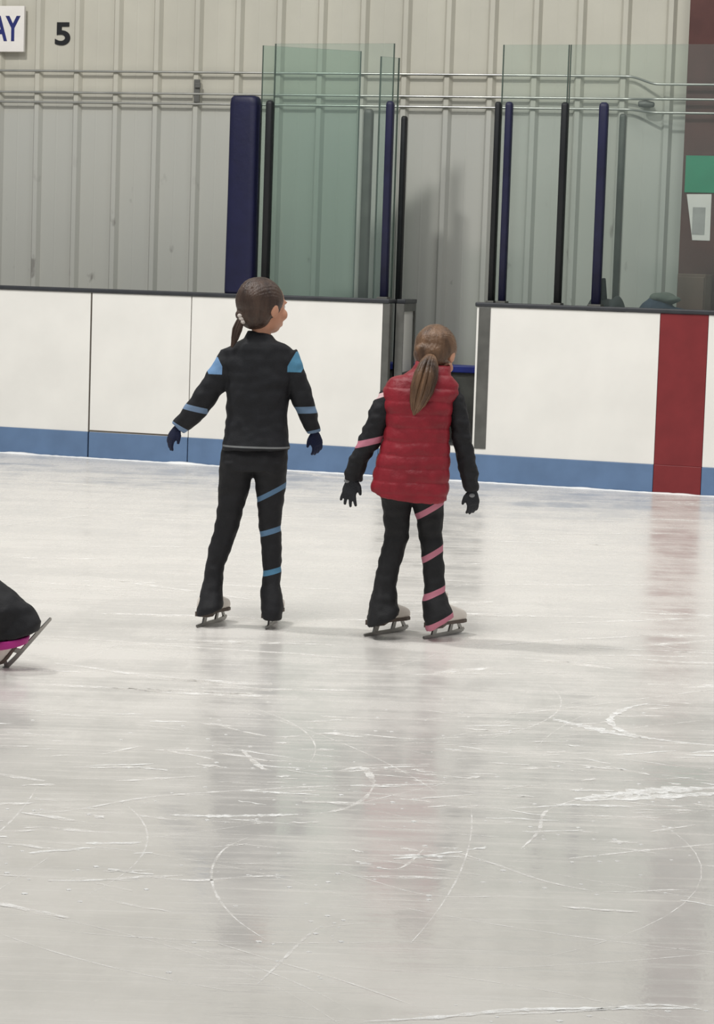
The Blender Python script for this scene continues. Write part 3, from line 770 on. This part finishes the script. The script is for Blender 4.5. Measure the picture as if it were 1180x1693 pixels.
def build_skate(name, loc, yaw, pitch, roll, par, k=1.0, label=None):
    """figure skate; local +Y toe, z=0 ice. boot mesh > sole, blade"""
    Rm = (Matrix.Rotation(-yaw, 4, 'Z') @ Matrix.Rotation(pitch, 4, 'X') @ Matrix.Rotation(roll, 4, 'Y'))
    bm = bmesh.new(); R = []
    z0 = .050
    # boot as sections running from heel to toe, low part
    for y, w_, h_ in ((-.098, .020, .045), (-.088, .027, .065), (-.06, .030, .075), (-.02, .029, .075), (.02, .030, .066), (.055, .034, .054), (.085, .034, .045), (.105, .027, .036), (.114, .014, .022)):
        R.append([Vector((w_ * math.copysign(abs(math.cos(t)) ** .7, math.cos(t)), y, z0 + h_ / 2 + h_ / 2 * math.copysign(abs(math.sin(t)) ** .7, math.sin(t)))) for t in [2 * math.pi * i / 20 for i in range(20)]])
    loft(bm, R); R = []
    for z, y, ry, rx in ((z0 + .03, -.042, .048, .028), (z0 + .06, -.038, .038, .026), (z0 + .09, -.036, .033, .025), (z0 + .115, -.036, .031, .025)):
        R.append(ellring(Vector((0, y, z)), Vector((rx, 0, 0)), Vector((0, ry, 0)), 20))
    loft(bm, R)
    bm = remeshed(bm, .005, 4)
    for v in bm.verts: v.co = Rm @ (v.co * k)
    boot = finish(bm, name, M['boot'], par, loc=loc, smooth=True)
    if label: boot['label'] = label
    bm = bmesh.new()
    prof = [(-.100, .027), (-.06, .031), (-.02, .022), (.03, .027), (.07, .035), (.1, .03), (.116, .012)]
    lo = [bm.verts.new((w_ * s, y, z0 - (.012 if y < -.03 else .005))) for s in (1, -1) for y, w_ in (prof if s == 1 else prof[::-1])]
    hi = [bm.verts.new((w_ * s, y, z0 + .006)) for s in (1, -1) for y, w_ in (prof if s == 1 else prof[::-1])]
    bm.faces.new(lo); bm.faces.new(hi)
    for i in range(len(lo)): bm.faces.new((lo[i], lo[(i + 1) % len(lo)], hi[(i + 1) % len(lo)], hi[i]))
    for v in bm.verts: v.co = Rm @ (v.co * k)
    finish(bm, 'sole', M['sole'], boot)
    bm = bmesh.new(); t_ = .0035
    def poly(pts):
        a = [bm.verts.new((-t_, y, z)) for y, z in pts]; b = [bm.verts.new((t_, y, z)) for y, z in pts]
        bm.faces.new(a); bm.faces.new(b)
        for i in range(len(a)): bm.faces.new((a[i], a[(i + 1) % len(a)], b[(i + 1) % len(a)], b[i]))
    poly([(-.140, .005), (-.135, .001), (-.06, 0), (.06, 0), (.108, .003), (.113, .007), (.119, .006), (.121, .012), (.127, .013), (.122, .022), (.112, .020), (.06, .015), (-.05, .014), (-.138, .011)])
    poly([(-.088, .012), (-.078, .038), (-.05, .038), (-.062, .012)])
    poly([(.022, .013), (.036, .045), (.052, .045), (.042, .013)])
    poly([(.096, .017), (.078, .045), (.092, .045), (.113, .018)])
    box(bm, -.018, .018, -.09, -.04, .036, .0385); box(bm, -.02, .02, .02, .1, .043, .046)
    for v in bm.verts: v.co = Rm @ (v.co * k)
    finish(bm, 'blade', M['blade'], boot)
    return boot

def ponytail(path, radii, seed, matn, par, strands=26, name='ponytail'):
    """bundle of tapering locks that share one path"""
    rnd = random.Random(seed); P = spline([Vector(p) for p in path], 5); n = len(P)
    rr = []
    for i in range(n):
        u = i / (n - 1) * (len(radii) - 1); j = min(int(u), len(radii) - 2); rr.append(radii[j] * (1 - u + j) + radii[j + 1] * (u - j))
    bm = bmesh.new(); tube(bm, P, [max(.002, r * .8) for r in rr], 14, flat=.7)
    for k in range(strands):
        a = 2 * math.pi * k / strands + rnd.random() * .3; tw = rnd.uniform(-.5, .5); ext = rnd.uniform(.86, 1.03); q = []
        for i in range(int(n * ext) if ext < 1 else n):
            p = P[i]; t = (P[min(i + 1, n - 1)] - P[max(i - 1, 0)]).normalized(); x = Vector((0, 1, 0)).cross(t).normalized(); y = t.cross(x)
            aa = a + tw * i / n; q.append(p + x * math.cos(aa) * rr[i] * .8 + y * math.sin(aa) * rr[i] * .6)
        m_ = len(q); tube(bm, q, [max(.0012, rr[i] * .26 * (1 - .6 * i / m_)) for i in range(m_)], 6)
    return finish(bm, name, M[matn], par, smooth=True)

def hair_cap(c, Rm, k, matn, par, extra=(), it=3):
    bm = bmesh.new()
    def E(x, y, z, rx, ry, rz): ellipsoid(bm, c + Rm @ Vector((x * k, y * k, z * k)), (rx * k, ry * k, rz * k), Rm.to_3x3(), 28)
    E(0, -.016, .020, .079, .088, .085); E(0, -.035, -.02, .068, .062, .06)
    for e in extra: E(*e)
    Ri = Rm.to_3x3().inverted()
    def d(p, n):
        q = Ri @ (p - c); a = math.atan2(q.x, q.z + .02); return .0006 * math.sin(a * 60 + 6 * noise.noise(q * 14)) + .0022 * noise.noise(q * 26)
    bm = remeshed(bm, .004, it, d)
    return finish(bm, 'hair', M[matn], par, smooth=True)

BLUE = rgb(96, 128, 158); PINK = rgb(198, 124, 142)
# ---------------------------------------------------------------- girl 1: black jacket with blue stripes
Y1 = (ground(345, 1031).y + ground(452, 1036).y) / 2
root = ground(397, 1034); root.z = 0
g1 = empty('person', root, 0, 'girl skater in black outfit with light blue stripes, seen from behind, arms held out', 'person')
B = Body(0, 0, Y1, root); P = B.p
hc = P(434.5, 507.5, .0); HR = Matrix.Rotation(-math.radians(50), 4, 'Z')
# skin body
bm = bmesh.new(); build_head(bm, hc, HR, .98)
B.rings(bm, [(416, 520, 448, 524, .0, .032), (416, 548, 447, 552, -.005, .033), (398, 575, 458, 578, 0, .035), (385, 600, 470, 602, 0, .06), (382, 660, 472, 662, 0, .06), (380, 730, 468, 732, 0, .06), (384, 762, 456, 762, 0, .05)])
tube(bm, [P(374, 592), P(345, 645), P(320, 676), P(302, 698)], [.026, .02, .015, .011]); tube(bm, [P(482, 592), P(500, 650), P(507, 680), P(515, 702)], [.026, .02, .015, .011])
tube(bm, [P(398, 750), P(388, 785), P(377, 870), P(356, 950), P(350, 1005)], [.035, .033, .024, .018, .014]); tube(bm, [P(440, 750), P(447, 785), P(446, 870), P(450, 950), P(450, 1005)], [.035, .03, .024, .018, .014])
bm = remeshed(bm, .0055, 3); finish(bm, 'body', M['skin'], g1, smooth=True); eyes(hc, HR, g1, .98)
hair_cap(hc, HR, 1.0, 'hair1', g1, extra=((-.01, -.085, -.03, .025, .02, .02),))
tp = P(399, 527, -.055)
bm = bmesh.new()
for i in range(3): 
    g = bmesh.ops.create_uvsphere(bm, u_segments=14, v_segments=8, radius=1)
    for v in g['verts']: v.co = tp + Vector((v.co.x * .011 + (i - 1) * .004, v.co.y * .015, v.co.z * .009 - (i - 1) * .011))
finish(bm, 'hair_tie', M['tie'], g1, smooth=True)
ponytail([P(404, 524, -.045), P(398, 530, -.055), P(392, 545, -.06), P(388, 560, -.065), P(383, 574, -.068)], [.009, .014, .018, .014, .003], 3, 'hair1', g1)
# trousers
bm = bmesh.new()
B.rings(bm, [(368, 728, 478, 730, .0, .072), (364, 752, 476, 754, -.005, .082), (362, 776, 474, 778, -.008, .083)], p=.8)
B.rings(bm, [(363, 762, 422, 764, -.005, .078), (362, 780, 418.5, 782, -.003, .072), (361, 800, 413.5, 804, 0, .062), (360, 836, 404, 838, 0, .053), (354, 872, 393, 877, -.0, .045), (345, 905, 381, 910, -.004, .043), (340, 932, 371, 936, -.006, .041), (336, 962, 368, 966, -.020, .044), (330, 985, 368, 986, -.03, .056), (325, 1006, 369, 998, -.034, .072), (324.5, 1018, 368, 1004, -.034, .074)], p=.85)
B.rings(bm, [(414, 764, 474, 764, -.005, .078), (418, 782, 474, 782, -.003, .072), (421.5, 800, 473, 800, 0, .062), (425, 836, 468, 836, 0, .052), (428, 872, 464, 870, 0, .043), (432, 910, 466, 908, -.006, .042), (435, 942, 465, 941, -.008, .040), (432, 966, 463, 963, -.020, .046), (430.5, 985, 467, 984, -.03, .060), (431, 1005, 468.5, 1003, -.036, .074), (434, 1022, 466, 1023, -.036, .074)], p=.85)
bm = remeshed(bm, .005, 3, lambda p, n: fabric(.0035, 16, p))
def stripe(a, b, w_, col, marg=.02, my=.2, B=None):
    """band through pixels a and b, hw = half width in metres"""
    A = B.p(*a); Bq = B.p(*b); d = (Bq - A); nrm = Vector((-d.z, 0, d.x)).normalized(); c = (A + Bq) / 2
    return (tuple(A), tuple(nrm), w_, tuple(c), (abs(d.x) / 2 + marg, my, abs(d.z) / 2 + marg), col)
tm = striped('black_leggings_blue_bands', rgb(28, 28, 31), [stripe((428, 824), (473, 801), .0085, BLUE, B=B), stripe((431, 882), (466, 872), .0095, BLUE, B=B), stripe((434, 947), (467, 939), .0095, rgb(84, 134, 166), B=B)])
finish(bm, 'trousers', tm, g1, smooth=True)
# jacket
bm = bmesh.new()
B.rings(bm, [(409, 545, 450, 553, .0, .040), (405, 560, 458, 564, -.004, .046), (388, 567, 471, 568, -.004, .054), (370, 577, 484, 577, -.002, .062), (368, 598, 486, 596, 0, .072), (374, 625, 483, 628, 0, .080), (375, 650, 477, 655, 0, .082), (374, 685, 475, 688, 0, .078), (371, 712, 476, 714, -.004, .082), (367, 738, 479, 738, -.008, .090), (366, 744, 480, 742, -.008, .091)], p=.8)
B.rings(bm, [(366, 577, 396, 630, 0, .040), (353, 597, 378, 640, 0, .042), (336, 625, 363, 655, 0, .038), (318, 652, 347, 678, .0, .036), (303, 675, 332, 697, .005, .034), (292, 690, 315, 709, .01, .029), (284, 699, 304, 716, .014, .025)], p=.9)
B.rings(bm, [(462, 600, 490, 576, 0, .040), (470, 622, 499, 598, 0, .042), (476, 648, 510, 634, 0, .040), (485, 668, 520, 660, 0, .037), (492, 686, 524, 684, .004, .033), (501, 706, 528, 703, .008, .028), (508, 718, 530, 713, .01, .024)], p=.9)
bm = remeshed(bm, .005, 3, lambda p, n: fabric(.0042, 15, p))
LB = rgb(118, 156, 198)
def patch(a, nrm, w_, c, h, col): return (tuple(a), tuple(Vector(nrm).normalized()), w_, tuple(c), h, col)
jm = striped('black_jacket_blue_bands', rgb(28, 29, 33), [
    stripe((308, 672), (338, 679), .010, rgb(122, 146, 176), .012, B=B), stripe((286, 701), (305, 712), .008, rgb(122, 146, 176), .012, B=B),
    stripe((488, 678), (525, 677), .012, rgb(112, 138, 166), .012, B=B), stripe((509, 716), (531, 711), .006, rgb(112, 138, 166), .012, B=B),
    patch(P(353, 604), (1, 0, .55), .028, P(352, 604), (.035, .3, .030), LB),
    patch(P(494, 598), (1, 0, -.55), .026, P(492, 598), (.034, .3, .036), rgb(88, 146, 178)),
    patch(P(424, 737), (0, 0, 1), .0032, P(424, 737), (.14, .3, .012), rgb(128, 130, 130))])
finish(bm, 'jacket', jm, g1, smooth=True)
# gloves
for wp, tip, s_, bk in (((295, 706, .012), (276, 736, .03), 1, Vector((-.5, -.6, .4))), ((519, 714, .01), (527, 747, .03), -1, Vector((.5, -.8, 0)))):
    bm = bmesh.new(); w0 = P(*wp); d = P(*tip) - w0
    build_hand(bm, w0, d, Vector((s_, .4, 0)), bk, L=.098, curl=.30 if s_ > 0 else .35, spread=.1)
    bm = remeshed(bm, .003, 2); finish(bm, 'glove', M['glove1'], g1, smooth=True)
# skates
def foot(px, py): g = ground(px, py); return Vector((g.x, g.y, 0))
build_skate('figure_skate', foot(351, 1031) - root, math.radians(22), 0, 0, g1, .92); build_skate('figure_skate', foot(450, 1033) - root, math.radians(8), 0, 0, g1, .92)

# ---------------------------------------------------------------- girl 2: red vest
Y2 = ground(680, 1055).y
root2 = ground(683, 1055); root2.z = 0
g2 = empty('person', root2, 0, 'girl skater in red quilted vest over black with pink stripes, looking down', 'person')
B2 = Body(0, 0, Y2, root2); P = B2.p
hc = P(720, 585, .045)
HR = Matrix.Rotation(-math.radians(24), 4, 'Z') @ Matrix.Rotation(-math.radians(32), 4, 'X')
bm = bmesh.new(); build_head(bm, hc, HR, .9)
B2.rings(bm, [(702, 592, 732, 596, .035, .03), (698, 612, 730, 616, .01, .034), (665, 640, 728, 645, 0, .04), (648, 670, 735, 672, 0, .06), (645, 740, 732, 742, 0, .06), (646, 790, 722, 793, 0, .06), (652, 812, 716, 814, 0, .045)])
tube(bm, [P(648, 655), P(628, 700), P(604, 745), P(586, 780)], [.026, .02, .015, .011]); tube(bm, [P(748, 660), P(761, 700), P(767, 755), P(777, 796)], [.026, .02, .015, .011])
tube(bm, [P(664, 800), P(655, 835), P(656, 885), P(640, 935), P(633, 1015)], [.035, .033, .024, .018, .014]); tube(bm, [P(704, 800), P(708, 835), P(713, 890), P(716, 950), P(722, 1015)], [.035, .03, .024, .018, .014])
bm = remeshed(bm, .0055, 3); finish(bm, 'body', M['skin'], g2, smooth=True); eyes(hc, HR, g2, .9)
hair_cap(hc, HR, .93, 'hair2', g2, extra=((-.02, -.08, -.03, .03, .02, .022),))
bm = bmesh.new(); c_ = P(711, 594, -.052); ellipsoid(bm, c_, (.014, .013, .010)); finish(bm, 'hair_tie', M['tie2'], g2, smooth=True)
ponytail([P(713, 590, -.045), P(709, 602, -.065), P(704, 622, -.082), P(697, 645, -.088), P(690, 667, -.090), P(684, 685, -.090)], [.016, .032, .043, .043, .031, .008], 5, 'hair2', g2, 40)
# trousers
bm = bmesh.new()
B2.rings(bm, [(632, 780, 736, 784, 0, .075), (630, 806, 735, 810, -.01, .085), (629, 823, 733, 828, -.012, .083)], p=.8)
B2.rings(bm, [(629, 812, 684, 814, -.008, .078), (631, 830, 680, 832, -.004, .07), (633, 850, 678, 850, 0, .06), (636, 884, 676, 886, .004, .050), (630, 908, 668, 914, -.002, .046), (623, 938, 659, 944, -.010, .043), (617, 970, 656, 974, -.016, .045), (612, 995, 657, 996, -.022, .056), (607, 1020, 660, 1008, -.026, .070), (605.5, 1036, 659.5, 1016, -.026, .072)], p=.85)
B2.rings(bm, [(676, 814, 734, 814, -.008, .078), (681, 832, 734, 832, -.004, .07), (686, 850, 733, 848, 0, .060), (692, 884, 731.5, 886, .002, .048), (696, 920, 733, 920, -.002, .043), (699, 952, 734.5, 950, -.008, .042), (701, 980, 737, 978, -.016, .045), (697, 1000, 742, 995, -.022, .057), (700, 1022, 747, 1007, -.026, .070), (704, 1043, 750, 1019, -.026, .072)], p=.85)
bm = remeshed(bm, .005, 3, lambda p, n: fabric(.0042, 16, p))
tm = striped('black_leggings_pink_bands', rgb(28, 28, 30), [stripe((688, 853), (734, 826), .0105, PINK, B=B2), stripe((696, 926), (735, 903), .010, PINK, B=B2), stripe((702, 985), (737, 970), .010, PINK, B=B2),
                                                        stripe((704, 1037), (750, 1014), .012, PINK, .02, B=B2)])
finish(bm, 'trousers', tm, g2, smooth=True)
# sleeves
bm = bmesh.new()
B2.rings(bm, [(632, 645, 660, 668, 0, .04), (618, 664, 652, 690, 0, .042), (608, 688, 642, 706, 0, .040), (597, 714, 633, 726, 0, .038), (588, 737, 624, 742, .004, .036), (577, 758, 608, 764, .008, .033), (569, 780, 600, 785, .012, .031), (567, 792, 597, 796, .014, .029)], p=.9)
B2.rings(bm, [(738, 660, 760, 641, 0, .04), (742, 682, 771, 668, 0, .042), (745, 706, 776, 695, 0, .041), (747, 732, 779, 722, 0, .038), (754, 756, 784, 748, .004, .034), (760, 780, 789, 775, .008, .031), (764, 804, 791, 803, .012, .029), (768, 812, 791, 812, .012, .026)], p=.9)
tube(bm, [P(645, 660), P(700, 668), P(750, 660)], [.03, .03, .03], 12)
bm = remeshed(bm, .005, 2, lambda p, n: fabric(.006, 20, p))
sm_ = striped('black_sleeves_pink_bands', rgb(28, 28, 31), [stripe((589, 735), (628, 726), .011, PINK, .015, B=B2), stripe((622, 656), (638, 650), .007, rgb(232, 196, 198), .012, B=B2)])
finish(bm, 'shirt', sm_, g2, smooth=True)
# vest
bm = bmesh.new()
B2.rings(bm, [(688, 598, 742, 606, .012, .046), (682, 610, 746, 618, .004, .054), (668, 617, 750, 626, .0, .062), (646, 626, 757, 637, -.004, .070), (634, 640, 758, 650, -.006, .080), (633, 662, 750, 668, -.006, .088), (637, 700, 744, 706, -.006, .092), (632, 728, 743, 732, -.006, .094), (624, 752, 744, 758, -.008, .098), (618, 778, 743, 786, -.010, .104), (613, 800, 741, 812, -.012, .108, .018), (613, 808, 738.5, 823, -.012, .106, .022)], p=.78)
def quilt(p, n):
    u = (p.z + .004 * noise.noise(p * 9)) / .046; q = abs(math.sin(math.pi * u)) ** .6
    return .0048 * q - .003 + fabric(.0035, 13, p)
bm = remeshed(bm, .0045, 2, quilt); finish(bm, 'vest', M['vest'], g2, smooth=True)
# stand-up collar
bm = bmesh.new()
c0, c1 = P(714, 614, .0), P(716, 600, .008)
for c_, ra, rb in ((c0, .066, .056), (c1, .058, .05)):
    pass
R_ = [ellring(c0 + Vector((0, 0, -.01)), Vector((.066, 0, -.008)), Vector((0, .056, .0)), 28), ellring(c1, Vector((.060, 0, -.008)), Vector((0, .052, .008)), 28),
      ellring(c1 + Vector((0, 0, .002)), Vector((.053, 0, -.008)), Vector((0, .045, .008)), 28), ellring(c0 + Vector((0, 0, -.01)), Vector((.056, 0, -.008)), Vector((0, .046, .0)), 28)]
loft(bm, R_, caps=False)
finish(bm, 'collar', M['vest'], g2, smooth=True)
# gloves with a light print on the back of the hand
for wp, tip, s_, bk, pp in (((583, 790, .012), (574, 828, .02), 1, Vector((-.25, -1, .2)), (573, 795)), ((780, 810, .012), (783, 851, .03), -1, Vector((.3, -.9, .1)), (780, 819))):
    bm = bmesh.new(); w0 = P(*wp); d = P(*tip) - w0
    build_hand(bm, w0, d, Vector((s_, .3, 0)), bk, L=.108 if s_ > 0 else .1, curl=.22 if s_ > 0 else .34, spread=.35 if s_ > 0 else .06)
    bm = remeshed(bm, .003, 2); gl = finish(bm, 'glove', M['glove2'], g2, smooth=True)
    bm = bmesh.new(); q = P(pp[0], pp[1], wp[2] - .012); ellipsoid(bm, q, (.010, .004, .0075)); finish(bm, 'glove_print', M['gpatch'], gl, smooth=True)
build_skate('figure_skate', foot(640, 1047) - root2, math.radians(38), 0, 0, g2, .95); build_skate('figure_skate', foot(735, 1051) - root2, math.radians(36), 0, 0, g2, .95)

# ---------------------------------------------------------------- skater 3: mostly outside the frame at left
Y3 = 7.45
root3 = Vector((at(-95, 1100, Y3).x, Y3, 0))
g3 = empty('person', root3, 0, 'skater in black trousers gliding away at the left edge, rear foot lifted', 'person')
B3 = Body(0, 0, Y3, root3); P = B3.p
toe = P(8, 1112); heel = P(84, 1026)
dv = (toe - heel).normalized()                     # toe points down and to the left
pa = math.atan2(-dv.z, -dv.x)
k3 = (toe - heel).length / .262
# skate: yaw so that +Y goes to -X, then pitch nose down
mid = (toe + heel) / 2
bt = build_skate('figure_skate', mid, math.radians(-90), -math.asin(-dv.z), math.radians(-28), g3, k3)
S = 530.0
hip = P(-150, 790); kn = P(-88, 935); ank = P(2, 1032)
LT = lambda pts, rad, mt, nm, sc=.004: finish(remeshed(pts, .006, 3, lambda p, n: fabric(sc, 16, p)), nm, mt, g3, smooth=True)
bm = bmesh.new()
B3.rings(bm, [(-215, 700, -120, 690, 0, .09), (-212, 740, -112, 735, 0, .10), (-205, 790, -115, 790, 0, .10), (-195, 815, -130, 825, 0, .08)])
B3.rings(bm, [(-170, 830, -105, 770, .05, .075), (-135, 890, -62, 850, .05, .066), (-105, 955, -35, 908, .035, .066), (-60, 1010, -5, 955, .005, .082), (-20, 1046, 30, 985, -.03, .088), (-12, 1056, 54, 1003, -.03, .066), (-6, 1058, 69, 1028, -.035, .068), (-4, 1060, 64, 1042, -.035, .064)], p=.9)
B3.rings(bm, [(-205, 800, -150, 800, -.05, .075), (-225, 880, -175, 880, -.05, .06), (-215, 960, -175, 960, -.05, .05), (-205, 1040, -168, 1040, -.05, .048), (-212, 1100, -150, 1100, -.05, .062), (-216, 1120, -146, 1120, -.05, .066)])
LT(bm, 0, M['black'], 'trousers')
bm = bmesh.new(); c_ = P(26, 1066, 0); R_ = []
B3.rings(bm, [(-8, 1060, 50, 1050, -.035, .064), (-8, 1074, 46, 1063, -.035, .064)], p=.9)
tr = finish(remeshed(bm, .004, 2), 'hem_trim', M['magenta'], g3, smooth=True); tr['label'] = 'magenta trim at the trouser hem'
bm = bmesh.new()
B3.rings(bm, [(-268, 520, -215, 530, 0, .04), (-285, 545, -185, 548, 0, .07), (-285, 590, -165, 590, 0, .09), (-262, 650, -140, 650, 0, .09), (-225, 700, -118, 700, 0, .09), (-216, 735, -110, 735, 0, .1)])
tube(bm, [P(-235, 556, 0), P(-238, 552, -.09), P(-250, 640, -.16), P(-290, 700, -.18)], [.05, .05, .038, .03]); tube(bm, [P(-232, 556, 0), P(-235, 552, .09), P(-235, 640, .17), P(-285, 690, .2)], [.05, .05, .038, .03])
LT(bm, 0, M['black'], 'jacket')
hc = P(-250, 465, 0); HR = Matrix.Rotation(math.radians(90), 4, 'Z')
bm = bmesh.new(); build_head(bm, hc, HR, 1.05); tube(bm, [hc, P(-240, 545)], [.035, .036]); tube(bm, [P(-240, 545), P(-180, 740)], [.05, .06])
tube(bm, [P(-290, 700, -.18), P(-300, 710, -.185)], .02); tube(bm, [P(-240, 560, -.09), P(-250, 640, -.16), P(-290, 700, -.18)], [.03, .024, .02])
tube(bm, [P(-235, 560, .09), P(-235, 640, .17), P(-285, 690, .2)], [.03, .024, .02]); tube(bm, [P(-238, 550, -.1), P(-235, 550, .1)], .03)
build_hand(bm, P(-292, 702, -.18), P(-340, 742, -.19) - P(-292, 702, -.18), Vector((0, 1, 0)), Vector((-.3, -.2, 1)), L=.13, curl=.2, spread=.2)
build_hand(bm, P(-287, 692, .2), P(-335, 730, .22) - P(-287, 692, .2), Vector((0, -1, 0)), Vector((-.3, .2, 1)), L=.13, curl=.2, spread=.2)
finish(remeshed(bm, .004, 2), 'body', M['skin'], g3, smooth=True); eyes(hc, HR, g3, 1.05)
hair_cap(hc, HR, 1.07, 'hair1', g3)
fx = P(-182, 1120, -.05); build_skate('figure_skate', Vector((fx.x - .02, -.05, 0)), math.radians(-90), 0, 0, g3, 1.0)
